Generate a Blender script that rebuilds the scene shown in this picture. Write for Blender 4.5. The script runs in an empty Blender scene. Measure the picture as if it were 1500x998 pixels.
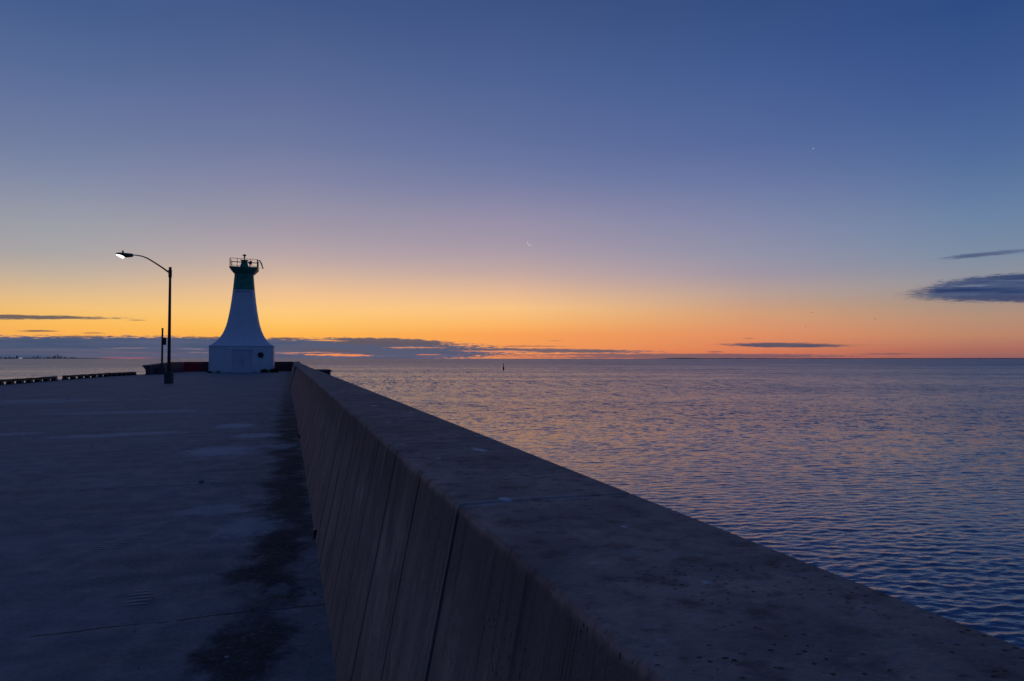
import bpy, bmesh, math, random
import numpy as np
from mathutils import Vector, Matrix, noise
R = math.radians
PI = math.pi
random.seed(7)
sc = bpy.context.scene
COL = sc.collection

# ------------------------------------------------------------------ camera
PITCH = R(1.518)
EYE = 1.6
cd = bpy.data.cameras.new('camera'); cam = bpy.data.objects.new('camera', cd); COL.objects.link(cam)
cam.location = (0, 0, EYE); cam.rotation_euler = (R(90) + PITCH, 0, 0)
cd.lens = 24; cd.sensor_width = 36; cd.clip_start = 0.05; cd.clip_end = 600000
sc.camera = cam

def pix_dir(px, py):                      # photo pixel -> world direction
    x = (px - 750) / 1000; z = (499 - py) / 1000
    v = Vector((x, 1, z)); v.rotate(Matrix.Rotation(PITCH, 3, 'X')); return v.normalized()
def azel(px, py):
    d = pix_dir(px, py); return math.atan2(d.x, d.y), math.asin(d.z)

# pier frame: local x across the pier (to the right), t along it, away from the viewer
PA = math.atan(0.326); PC, PS = math.cos(PA), math.sin(PA)
def W(x, t, z=0.0): return Vector((x * PC - t * PS, x * PS + t * PC, z))
WATER = -2.0

# ------------------------------------------------------------------ helpers
def s2l(c): return tuple(((v / 255) / 12.92 if v / 255 <= .04045 else ((v / 255 + .055) / 1.055) ** 2.4) for v in c)
def tag(o, label=None, cat=None, group=None, kind=None):
    if label: o['label'] = label
    if cat: o['category'] = cat
    if group: o['group'] = group
    if kind: o['kind'] = kind
    return o
def empty(name, loc, rz=0.0):
    o = bpy.data.objects.new(name, None); COL.objects.link(o); o.location = loc; o.rotation_euler = (0, 0, rz)
    o.empty_display_size = .2; return o
def link(name, bm, mat, parent=None, loc=None, rz=0.0, smooth=False):
    me = bpy.data.meshes.new(name)
    bmesh.ops.recalc_face_normals(bm, faces=bm.faces)
    bm.to_mesh(me); bm.free(); me.materials.append(mat)
    if smooth: me.polygons.foreach_set('use_smooth', [True] * len(me.polygons))
    o = bpy.data.objects.new(name, me); COL.objects.link(o)
    if parent: o.parent = parent
    if loc is not None: o.location = loc
    o.rotation_euler = (0, 0, rz)
    return o
def box(bm, x0, x1, y0, y1, z0, z1, bev=0.0):
    b = bmesh.new(); bmesh.ops.create_cube(b, size=1)
    for v in b.verts:
        v.co = Vector((x0 + (v.co.x + .5) * (x1 - x0), y0 + (v.co.y + .5) * (y1 - y0), z0 + (v.co.z + .5) * (z1 - z0)))
    if bev: bmesh.ops.bevel(b, geom=b.edges[:] , offset=bev, segments=1, affect='EDGES')
    merge(bm, b)
def merge(bm, b):
    m = {}
    for v in b.verts: m[v] = bm.verts.new(v.co)
    for f in b.faces:
        try: bm.faces.new([m[v] for v in f.verts])
        except ValueError: pass
    b.free()
def loft(bm, rings, cap=True):
    vs = [[bm.verts.new(p) for p in r] for r in rings]
    n = len(rings[0])
    for a, b in zip(vs, vs[1:]):
        for i in range(n):
            j = (i + 1) % n; bm.faces.new((a[i], a[j], b[j], b[i]))
    if cap: bm.faces.new(vs[0][::-1]); bm.faces.new(vs[-1])
def tube(bm, pts, rad, n=8):
    pts = [Vector(p) for p in pts]
    rad = rad if isinstance(rad, (list, tuple)) else [rad] * len(pts)
    rings = []; up0 = None
    for i, p in enumerate(pts):
        d = (pts[min(i + 1, len(pts) - 1)] - pts[max(i - 1, 0)]).normalized()
        if up0 is None: up0 = Vector((0, 0, 1)) if abs(d.z) < .9 else Vector((1, 0, 0))
        a = d.cross(up0).normalized(); b = d.cross(a).normalized()
        rings.append([p + (a * math.cos(2 * PI * k / n) + b * math.sin(2 * PI * k / n)) * rad[i] for k in range(n)])
    loft(bm, rings)
def lathe(bm, prof, c=(0, 0, 0), n=16):
    loft(bm, [[Vector((c[0] + r * math.cos(2 * PI * k / n), c[1] + r * math.sin(2 * PI * k / n), c[2] + z)) for k in range(n)] for r, z in prof])
def octo(hx, hy, c, z, cx=0, cy=0):       # rectangle with chamfered corners
    c = max(c, .002)
    return [Vector((cx + x, cy + y, z)) for x, y in ((hx - c, -hy), (hx, -hy + c), (hx, hy - c), (hx - c, hy), (-hx + c, hy), (-hx, hy - c), (-hx, -hy + c), (-hx + c, -hy))]

# ------------------------------------------------------------------ node helper
class NT:
    def __init__(s, tree): s.t = tree; s.n = tree.nodes; s.l = tree.links
    def new(s, typ, **kw):
        n = s.n.new(typ)
        for k, v in kw.items(): setattr(n, k, v)
        return n
    def set(s, sock, v):
        if hasattr(v, 'is_output') or isinstance(v, bpy.types.NodeSocket): s.l.new(v, sock)
        else: sock.default_value = v
    def math(s, op, a, b=None, c=None, clamp=False):
        n = s.new('ShaderNodeMath', operation=op, use_clamp=clamp); s.set(n.inputs[0], a)
        if b is not None: s.set(n.inputs[1], b)
        if c is not None: s.set(n.inputs[2], c)
        return n.outputs[0]
    def vmath(s, op, a, b=None):
        n = s.new('ShaderNodeVectorMath', operation=op); s.set(n.inputs[0], a)
        if b is not None: s.set(n.inputs[1], b)
        return n.outputs[1] if op in ('LENGTH', 'DOT_PRODUCT') else n.outputs[0]
    def mr(s, v, a, b, c=0.0, d=1.0, smooth=True):
        n = s.new('ShaderNodeMapRange', interpolation_type='SMOOTHSTEP' if smooth else 'LINEAR')
        for i, x in enumerate((v, a, b, c, d)): s.set(n.inputs[i], x)
        return n.outputs[0]
    def mix(s, f, a, b, blend='MIX'):
        n = s.new('ShaderNodeMix', data_type='RGBA', blend_type=blend)
        s.set(n.inputs[0], f)
        for i, x in ((6, a), (7, b)):
            if isinstance(x, tuple) and len(x) == 3: x = (*x, 1)
            s.set(n.inputs[i], x)
        return n.outputs[2]
    def noise(s, vec, scale, detail=4, rough=.55, dist=0.0, dim='3D'):
        n = s.new('ShaderNodeTexNoise', noise_dimensions=dim)
        if vec is not None: s.l.new(vec, n.inputs['Vector'])
        n.inputs['Scale'].default_value = scale; n.inputs['Detail'].default_value = detail
        n.inputs['Roughness'].default_value = rough; n.inputs['Distortion'].default_value = dist
        return n.outputs[0]
    def scale(s, vec, k): return s.vmath('MULTIPLY', vec, k)
    def comb(s, x, y, z=0.0):
        n = s.new('ShaderNodeCombineXYZ')
        for i, v in enumerate((x, y, z)): s.set(n.inputs[i], v)
        return n.outputs[0]
    def sep(s, v):
        n = s.new('ShaderNodeSeparateXYZ'); s.l.new(v, n.inputs[0]); return n.outputs
    def bump(s, h, strength=.4, dist=.01, normal=None):
        n = s.new('ShaderNodeBump'); s.set(n.inputs['Height'], h); n.inputs['Strength'].default_value = strength
        n.inputs['Distance'].default_value = dist
        if normal is not None: s.l.new(normal, n.inputs['Normal'])
        return n.outputs[0]
    def ellipse(s, vec, c, size, rot=0.0, lo=1.0, hi=.6, warp=None):   # 1 inside, 0 outside
        m = s.new('ShaderNodeMapping', vector_type='TEXTURE'); s.l.new(vec, m.inputs[0])
        m.inputs['Location'].default_value = (*c, 0) if len(c) == 2 else c
        m.inputs['Rotation'].default_value = (0, 0, rot); m.inputs['Scale'].default_value = (*size, 1) if len(size) == 2 else size
        L = s.vmath('LENGTH', m.outputs[0])
        if warp is not None: L = s.math('ADD', L, warp)
        return s.mr(L, lo, hi)

def material(name, rough=.7, spec=.3, metal=0.0):
    m = bpy.data.materials.new(name); m.use_nodes = True
    b = m.node_tree.nodes['Principled BSDF']; b.inputs['Roughness'].default_value = rough
    b.inputs['Metallic'].default_value = metal; b.inputs['Specular IOR Level'].default_value = spec
    return m, NT(m.node_tree), b
def coords(g): return g.new('ShaderNodeTexCoord').outputs['Object']
def plain(name, col, rough=.6, metal=0.0, var=.25, scale=6, bump=.15, spec=.3):
    m, g, b = material(name, rough, spec, metal); co = coords(g)
    n = g.noise(co, scale, 5, .6)
    c = g.mix(g.mr(n, .3, .7), tuple(v * (1 - var) for v in col), tuple(min(1, v * (1 + var)) for v in col))
    g.l.new(c, b.inputs['Base Color']); g.l.new(g.mr(n, .2, .8, rough * .85, min(1, rough * 1.15)), b.inputs['Roughness'])
    g.l.new(g.bump(g.noise(co, scale * 6, 4), bump, .01), b.inputs['Normal'])
    return m

# ------------------------------------------------------------------ sky (world)
def build_world():
    w = bpy.data.worlds.new('World'); sc.world = w; w.use_nodes = True
    g = NT(w.node_tree); bg = g.n['Background']
    tc = g.new('ShaderNodeTexCoord').outputs['Generated']
    sx, sy, sz = g.sep(g.vmath('NORMALIZE', tc))
    az = g.math('ARCTAN2', sx, sy); el = g.math('ARCSINE', sz)
    pos = g.math('POWER', g.math('MAXIMUM', g.math('DIVIDE', el, PI / 2), 0.0), .5)
    def ramp(px, stops, extra):
        n = g.new('ShaderNodeValToRGB'); g.l.new(pos, n.inputs[0]); cr = n.color_ramp; cr.interpolation = 'LINEAR'
        L = []
        for y, c in stops:
            e = max(0, azel(px, y)[1]); L.append(((e / (PI / 2)) ** .5, s2l(c)))
        for deg, c in extra: L.append(((deg / 90) ** .5, s2l(c)))
        L.sort(key=lambda q: q[0])
        cr.elements[0].position = 0; cr.elements[0].color = (*L[0][1], 1)
        cr.elements[1].position = L[-1][0]; cr.elements[1].color = (*L[-1][1], 1)
        for p, c in L[1:-1]: e = cr.elements.new(p); e.color = (*c, 1)
        return n.outputs[0]
    left = ramp(90, SKY_LEFT, [(40, (56, 79, 128)), (60, (46, 68, 118)), (90, (34, 58, 108))])
    left2 = ramp(420, SKY_MIDLEFT, [(40, (54, 74, 122)), (60, (44, 66, 114)), (90, (34, 58, 108))])
    mid = ramp(750, SKY_MID, [(40, (52, 72, 120)), (60, (43, 65, 113)), (90, (34, 58, 108))])
    mid2 = ramp(1100, SKY_MIDRIGHT, [(40, (48, 70, 118)), (60, (42, 64, 113)), (90, (34, 58, 108))])
    right = ramp(1430, SKY_RIGHT, [(40, (42, 68, 118)), (60, (40, 63, 113)), (90, (34, 58, 108))])
    bn = g.new('ShaderNodeValToRGB'); g.l.new(pos, bn.inputs[0]); cr = bn.color_ramp
    cr.elements[0].position = 0; cr.elements[0].color = (*s2l((44, 58, 98)), 1)
    cr.elements[1].position = 1; cr.elements[1].color = (*s2l((34, 58, 108)), 1)
    e = cr.elements.new(.3); e.color = (*s2l((48, 72, 122)), 1)
    back = bn.outputs[0]
    A = lambda p: azel(p, 525)[0]
    c = g.mix(g.mr(az, -2.0, A(90), smooth=False), back, left)
    c = g.mix(g.mr(az, A(90), A(420), smooth=False), c, left2)
    c = g.mix(g.mr(az, A(420), A(750), smooth=False), c, mid)
    c = g.mix(g.mr(az, A(750), A(1100), smooth=False), c, mid2)
    c = g.mix(g.mr(az, A(1100), A(1430), smooth=False), c, right)
    c = g.mix(g.mr(az, A(1430), 2.0, smooth=False), c, back)
    # faint high haze streaks
    hz = g.noise(g.comb(g.math('MULTIPLY', az, 3.0), g.math('MULTIPLY', el, 28.0)), 1.0, 4, .5)
    c = g.mix(g.mr(hz, .3, .7, 0, .10), c, g.mix(1.0, c, (.82, .86, .95), 'MULTIPLY'))
    # cloud space: units of milliradians
    AZ = g.math('MULTIPLY', az, 1000.0); EL = g.math('MULTIPLY', el, 1000.0)
    base = g.comb(g.math('MULTIPLY', az, 26.0), g.math('MULTIPLY', el, 330.0))
    nz = g.new('ShaderNodeTexNoise'); g.l.new(base, nz.inputs['Vector']); nz.inputs['Scale'].default_value = 1.0
    nz.inputs['Detail'].default_value = 5; nz.inputs['Roughness'].default_value = .6
    wv = g.sep(nz.outputs['Color'])
    AZw = g.math('ADD', AZ, g.math('MULTIPLY', g.math('SUBTRACT', wv[0], .5), 26.0))
    ELw = g.math('ADD', EL, g.math('MULTIPLY', g.math('SUBTRACT', wv[1], .5), 3.2))
    P = g.comb(AZw, ELw)
    fine = g.noise(g.comb(g.math('MULTIPLY', az, 85.0), g.math('MULTIPLY', el, 760.0)), 1.0, 6, .68)
    brk = g.math('MULTIPLY', g.math('SUBTRACT', fine, .5), 2.0)
    # cloud body tint, varies slowly over each cloud
    tint = g.mr(g.noise(g.comb(g.math('MULTIPLY', az, 9.0), g.math('MULTIPLY', el, 160.0)), 1.0, 3), .3, .7)
    for (x0, x1, y, h, slope, ca, cb, op, soft, bk) in CLOUDS:
        cx = (x0 + x1) / 2; a0, e0 = azel(cx, y)
        aL, eL = azel(x0, y + slope * (x1 - x0) / 2); aR, eR = azel(x1, y - slope * (x1 - x0) / 2)
        half = (aR - aL) / 2 * 1000; rot = math.atan2((eR - eL), (aR - aL))
        m = g.new('ShaderNodeMapping', vector_type='TEXTURE'); g.l.new(P, m.inputs[0])
        m.inputs['Location'].default_value = ((aL + aR) * 500, (eL + eR) * 500, 0)
        m.inputs['Rotation'].default_value = (0, 0, rot); m.inputs['Scale'].default_value = (half, h, 1)
        L = g.math('MULTIPLY_ADD', brk, bk, g.vmath('LENGTH', m.outputs[0]))
        f = g.mr(L, 1.0, 1.0 - soft, 0, op)
        c = g.mix(f, c, g.mix(tint, s2l(ca), s2l(cb)))
    g.l.new(c, bg.inputs['Color']); bg.inputs['Strength'].default_value = 1.0
    w.cycles.sampling_method = 'MANUAL'; w.cycles.sample_map_resolution = 2048

SKY_LEFT = [(0, (68, 93, 141)), (106, (89, 109, 153)), (212, (114, 127, 162)), (265, (132, 141, 167)), (318, (153, 156, 168)), (345, (162, 162, 168)), (372, (173, 167, 166)), (400, (195, 177, 158)), (430, (224, 188, 142)), (450, (243, 194, 122)), (472, (252, 189, 94)), (490, (253, 178, 84)), (524, (240, 150, 90))]
SKY_MIDLEFT = [(0, (66, 88, 136)), (106, (86, 104, 149)), (212, (112, 122, 160)), (265, (132, 135, 165)), (318, (155, 149, 166)), (345, (168, 156, 167)), (370, (183, 165, 168)), (400, (210, 180, 160)), (430, (242, 195, 146)), (455, (254, 202, 126)), (475, (255, 196, 102)), (490, (255, 182, 80)), (524, (250, 150, 84))]
SKY_MID = [(0, (61, 83, 131)), (106, (77, 98, 147)), (212, (98, 113, 158)), (265, (118, 126, 164)), (318, (148, 142, 168)), (345, (160, 149, 168)), (370, (173, 156, 168)), (400, (197, 169, 162)), (430, (231, 186, 149)), (452, (250, 196, 132)), (475, (253, 182, 104)), (490, (250, 162, 88)), (524, (236, 136, 84))]
SKY_MIDRIGHT = [(0, (54, 79, 130)), (106, (68, 93, 146)), (212, (88, 107, 157)), (265, (106, 120, 163)), (318, (128, 135, 168)), (370, (146, 146, 168)), (400, (161, 150, 164)), (430, (187, 160, 148)), (460, (212, 158, 120)), (490, (226, 144, 100)), (515, (216, 122, 88)), (524, (200, 104, 84))]
SKY_RIGHT = [(0, (46, 76, 132)), (106, (60, 88, 143)), (212, (78, 106, 155)), (265, (92, 118, 160)), (318, (108, 132, 165)), (370, (124, 141, 163)), (410, (146, 147, 155)), (440, (162, 145, 134)), (465, (182, 144, 120)), (490, (188, 134, 106)), (512, (172, 108, 94)), (524, (130, 90, 100))]
# x0, x1, y, half-height(mrad), slope(up to right), colour A, colour B, opacity, softness, break-up
S1 = (66, 82, 112); S2 = (84, 92, 120); M1 = (92, 88, 104); M2 = (112, 98, 108); B1 = (36, 56, 100); B2 = (74, 88, 122)
CLOUDS = [
 (-420, 780, 512, 19.5, -.006, S1, S2, .97, .16, .42),
 (-200, 470, 503, 9, -.006, S1, S2, .9, .3, .6),
 (-240, 210, 463.5, 3.4, -.013, (88, 84, 92), (104, 94, 92), .92, .5, .5),
 (182, 222, 469, 1.2, 0, (120, 98, 84), (140, 108, 84), .8, .8, .5),
 (20, 96, 485, 1.5, -.01, (120, 100, 84), (104, 92, 92), .9, .7, .4),
 (118, 165, 488, 1.2, -.03, (150, 112, 84), (130, 105, 90), .8, .8, .6),
 (60, 170, 493.5, 2.2, 0, (96, 90, 100), (120, 100, 96), .8, .6, .6),
 (255, 345, 494.5, 1.5, 0, (130, 96, 84), (120, 92, 90), .85, .7, .7),
 (385, 450, 496, 1.8, 0, (96, 84, 92), (120, 92, 90), .9, .6, .6),
 (430, 520, 510, 9, 0, S2, M1, .9, .4, .4),
 (452, 680, 501, 6.5, -.03, M1, (98, 88, 98), .97, .28, .6),
 (380, 700, 512, 8.0, -.01, S2, M1, .9, .3, .7),
 (620, 990, 513.5, 3.6, -.012, M1, M2, .93, .45, .7),
 (660, 1330, 521.5, 4.6, -.001, M1, (112, 86, 100), .85, .45, .5),
 (700, 850, 507.5, 1.4, 0, (130, 96, 90), (150, 104, 88), .7, .7, .9),
 (800, 830, 499, .9, 0, (170, 124, 96), (170, 124, 96), .7, .9, .7),
 (1040, 1262, 505.8, 4.0, -.010, (66, 74, 100), (92, 86, 100), .95, .45, .4),
 (1085, 1110, 495.5, 1.0, 0, (170, 118, 96), (150, 108, 96), .8, .9, .5),
 (1028, 1062, 515.5, 1.3, 0, (124, 90, 92), (124, 90, 92), .8, .9, .5),
 (1240, 1360, 518.5, 1.4, 0, (110, 84, 96), (120, 90, 96), .75, .8, .6),
 (1180, 1330, 505, .9, -.005, (160, 112, 98), (160, 112, 98), .5, .9, .7),
 # right-hand bank
 (1308, 1640, 426, 14.5, .035, B1, B2, .94, .45, .45),
 (1340, 1720, 413, 14.5, .05, B1, B2, .95, .35, .42),
 (1380, 1620, 438, 6, -.02, (84, 88, 116), B1, .8, .7, .9),
 (1362, 1530, 372, 3.6, .10, (78, 90, 124), (92, 104, 138), .95, .6, .5),
 (1440, 1640, 362, 3.5, .14, (88, 102, 138), (96, 112, 148), .8, .8, .8),
 (1380, 1470, 418.5, 1.8, .03, (140, 140, 156), (112, 120, 148), .7, .8, .8),
 (1420, 1560, 411, 1.8, -.0, (104, 116, 150), (84, 100, 140), .6, .8, 1.2),
 # slots of light low in the bank
 (428, 560, 520.3, 2.3, -.01, (248, 150, 84), (232, 130, 92), .95, .6, .9),
 (380, 520, 516.5, .9, 0, (214, 140, 110), (232, 150, 104), .8, .9, 1.0),
 (555, 660, 509.5, 1.8, -.004, (238, 150, 100), (206, 136, 110), .9, .7, 1.0),
 (600, 660, 519.5, 1.2, 0, (240, 130, 84), (226, 120, 90), .9, .8, 1.0),
 (655, 800, 514.6, 1.2, -.01, (246, 152, 92), (230, 140, 100), .9, .7, .9),
 (690, 900, 521.8, 1.3, 0, (246, 140, 88), (232, 124, 88), .95, .7, .7),
 (440, 520, 499, 1.5, -.01, (250, 168, 88), (244, 160, 92), .9, .7, .6),
 (130, 240, 510.5, 1.1, 0, (142, 118, 128), (120, 108, 126), .8, .8, 1.0),
 (140, 250, 517, 1.4, 0, (120, 94, 116), (108, 92, 118), .7, .8, 1.0),
 (130, 240, 524.6, 1.0, 0, (196, 92, 100), (176, 88, 104), .9, .9, .4),
 (250, 310, 511.5, 1.0, 0, (170, 140, 142), (130, 116, 136), .8, .9, .8),
 (255, 330, 516.5, .9, 0, (166, 136, 144), (130, 116, 136), .7, .9, .8),
 (398, 450, 518, 1.6, 0, (196, 132, 120), (160, 120, 124), .8, .9, .8),
 (-100, 130, 523, 4.0, 0, (60, 76, 110), (66, 80, 112), .8, .7, .2),
]

# ------------------------------------------------------------------ materials
def concrete(name, col, dark=.55, pit=1.0, bump=.5, streak=0.0, rough=.82, extra=None, spec=.35):
    m, g, b = material(name, rough, spec); co = coords(g)
    big = g.noise(co, .55, 4, .6); midn = g.noise(co, 4.0, 6, .65, .4); fin = g.noise(co, 60, 5, .65)
    c = g.mix(g.mr(big, .3, .7), tuple(v * .72 for v in col), tuple(v * 1.15 for v in col))
    c = g.mix(g.mr(midn, .35, .72, 0, dark), c, tuple(v * .42 for v in col))
    c = g.mix(g.mr(g.noise(co, 9, 5, .7), .58, .75, 0, .45), c, tuple(min(1, v * 1.7) for v in col))
    if streak:
        st = g.noise(g.scale(co, (14, 14, .9)), 1, 4, .6)
        c = g.mix(g.mr(st, .48, .7, 0, streak), c, tuple(v * .3 for v in col))
    c = g.mix(g.mr(fin, .3, .7, 0, .35), c, tuple(v * .55 for v in col))
    v = g.new('ShaderNodeTexVoronoi'); v.inputs['Scale'].default_value = 48; v.inputs['Randomness'].default_value = 1
    g.l.new(g.vmath('ADD', co, g.scale(g.comb(fin, midn, fin), (.02, .02, .02))), v.inputs['Vector'])
    pits = g.math('MULTIPLY', g.mr(v.outputs['Distance'], .22, .10), g.mr(g.noise(co, 3.3, 3), .46, .6, 0, pit))
    c = g.mix(g.math('MULTIPLY', pits, .8), c, tuple(v * .12 for v in col))
    h = g.math('ADD', g.math('MULTIPLY', fin, .35), g.math('MULTIPLY', midn, .9))
    h = g.math('SUBTRACT', h, g.math('MULTIPLY', pits, .8))
    r = g.mr(midn, .3, .7, rough * .85, min(1, rough * 1.12))
    if extra: c, h, r = extra(g, co, c, h, r)
    g.l.new(c, b.inputs['Base Color']); g.l.new(r, b.inputs['Roughness'])
    g.l.new(g.bump(h, bump, .012), b.inputs['Normal'])
    return m

def deck_extra(g, co, c, h, r):
    x, t, z = g.sep(co)
    n1 = g.noise(co, 1.7, 5, .62); n2 = g.noise(co, 6, 4, .6)
    # long trowelled bands across the pier
    band = g.noise(g.scale(co, (.35, 3.2, 1)), 1, 5, .6, .3)
    c = g.mix(g.mr(band, .35, .68, 0, .5), c, (.26, .25, .25))
    # darker damp stain that follows the foot of the wall
    xs = g.math('ADD', x, g.math('MULTIPLY', g.math('SUBTRACT', n1, .5), 1.0))
    cen = g.math('MULTIPLY', g.mr(t, 3.2, 8.5, -1, 0), .22)
    dd = g.math('ABSOLUTE', g.math('SUBTRACT', g.math('SUBTRACT', xs, .02), cen))
    gr = g.math('MULTIPLY', g.math('SUBTRACT', g.noise(co, 11, 6, .75), .5), .24)
    dm = g.math('MULTIPLY', g.mr(g.math('ADD', dd, gr), g.mr(t, 3.5, 8, .30, .42), .10), g.mr(g.math('ADD', gr, g.noise(g.scale(co, (1.1, 1.2, 1)), 1, 4)), .34, .48, .55, 1))
    dm = g.math('MULTIPLY', dm, g.mr(t, 45, 14, .2, 1))
    c = g.mix(g.math('MULTIPLY', dm, .90), c, (.028, .028, .027))
    sp = g.new('ShaderNodeTexVoronoi'); sp.inputs['Scale'].default_value = 7; g.l.new(co, sp.inputs['Vector'])
    spk = g.math('MULTIPLY', g.mr(sp.outputs['Distance'], .16, .10), g.mr(g.noise(co, 1.3, 3), .54, .60))
    c = g.mix(g.math('MULTIPLY', spk, .45), c, (.32, .32, .31))
    ag = g.noise(co, 28, 5, .75)
    c = g.mix(g.mr(ag, .52, .66, 0, .35), c, (.30, .31, .32)); c = g.mix(g.mr(ag, .46, .36, 0, .4), c, (.05, .052, .055))
    # pale scuffed patches
    wp = g.math('ADD', g.math('MULTIPLY', g.math('SUBTRACT', n2, .5), 1.5), g.math('MULTIPLY', g.math('SUBTRACT', g.noise(co, 13, 5, .7), .5), 1.6))
    for (cx, ct, sx, st, rot, op) in PALE:
        c = g.mix(g.math('MULTIPLY', g.ellipse(co, (cx, ct), (sx, st), rot, 1.0, .55, wp), min(1, op * 1.3)), c, (.46, .46, .47))
    # ridged, combed screed
    wv = g.new('ShaderNodeTexWave', wave_type='BANDS', bands_direction='Y'); g.l.new(co, wv.inputs[0])
    wv.inputs['Scale'].default_value = 4.6; wv.inputs['Distortion'].default_value = 3.0; wv.inputs['Detail'].default_value = 2; wv.inputs['Detail Scale'].default_value = 1.5
    for (cx, ct, sx, st, rot) in ((-1.43, 6.72, .42, .13, 1.0), (-.93, 5.12, .10, .2, .2), (-.7, 8.6, .25, .25, 0), (-.35, 12.8, .5, .35, .3)):
        e = g.ellipse(co, (cx, ct), (sx, st), rot, 1.0, .55, g.math('MULTIPLY', g.math('SUBTRACT', n2, .5), .8))
        h = g.math('ADD', h, g.math('MULTIPLY', g.math('MULTIPLY', e, wv.outputs['Fac']), 3.2))
        c = g.mix(g.math('MULTIPLY', e, g.mr(wv.outputs['Fac'], .4, .9, 0, .5)), c, (.42, .42, .42)); c = g.mix(g.math('MULTIPLY', e, g.mr(wv.outputs['Fac'], .35, .05, 0, .5)), c, (.06, .06, .06))
    # expansion joints across the pier and cracks
    xw = g.math('ADD', t, g.math('MULTIPLY', g.math('SUBTRACT', g.noise(co, 2.2, 4), .5), .10))
    jt = g.math('ABSOLUTE', g.math('SUBTRACT', g.math('FRACT', g.math('DIVIDE', g.math('ADD', xw, 2.71), 4.9)), .5))
    jm = g.mr(jt, .0028, .0012)
    jm = g.math('MULTIPLY', jm, g.mr(g.noise(co, 3, 3), .4, .52))
    crn = g.math('ABSOLUTE', g.math('SUBTRACT', g.noise(co, .55, 5, .6), .5))
    cr = g.math('MULTIPLY', g.mr(crn, .0035, .001), g.mr(g.noise(co, .3, 2), .5, .6))
    jm = g.math('MAXIMUM', jm, g.math('MULTIPLY', cr, .8))
    c = g.mix(g.math('MULTIPLY', jm, .85), c, (.02, .02, .02)); h = g.math('SUBTRACT', h, g.math('MULTIPLY', jm, 1.5))
    r = g.math('ADD', r, g.math('MULTIPLY', dm, .15))
    return c, h, r
PALE = [(-1.2, 17.6, .5, .7, 0, .6), (-.65, 15.2, .6, .5, 0, .55), (-1.1, 12.9, .7, .8, .2, .5), (-.15, 13.2, .35, .5, 0, .45),
        (-3.3, 16.3, 1.6, .45, .1, .4), (-6.2, 17.0, 1.5, .5, .1, .35), (-.75, 7.9, .45, .35, 0, .3), (-.05, 5.05, .09, .16, 0, .22), (.02, 4.6, .08, .07, 0, .2),
        (-.35, 7.0, .35, .5, 0, .35), (-4.5, 23, 2.5, .8, 0, .3), (-9, 30, 3, 1.5, 0, .3)]

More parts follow.
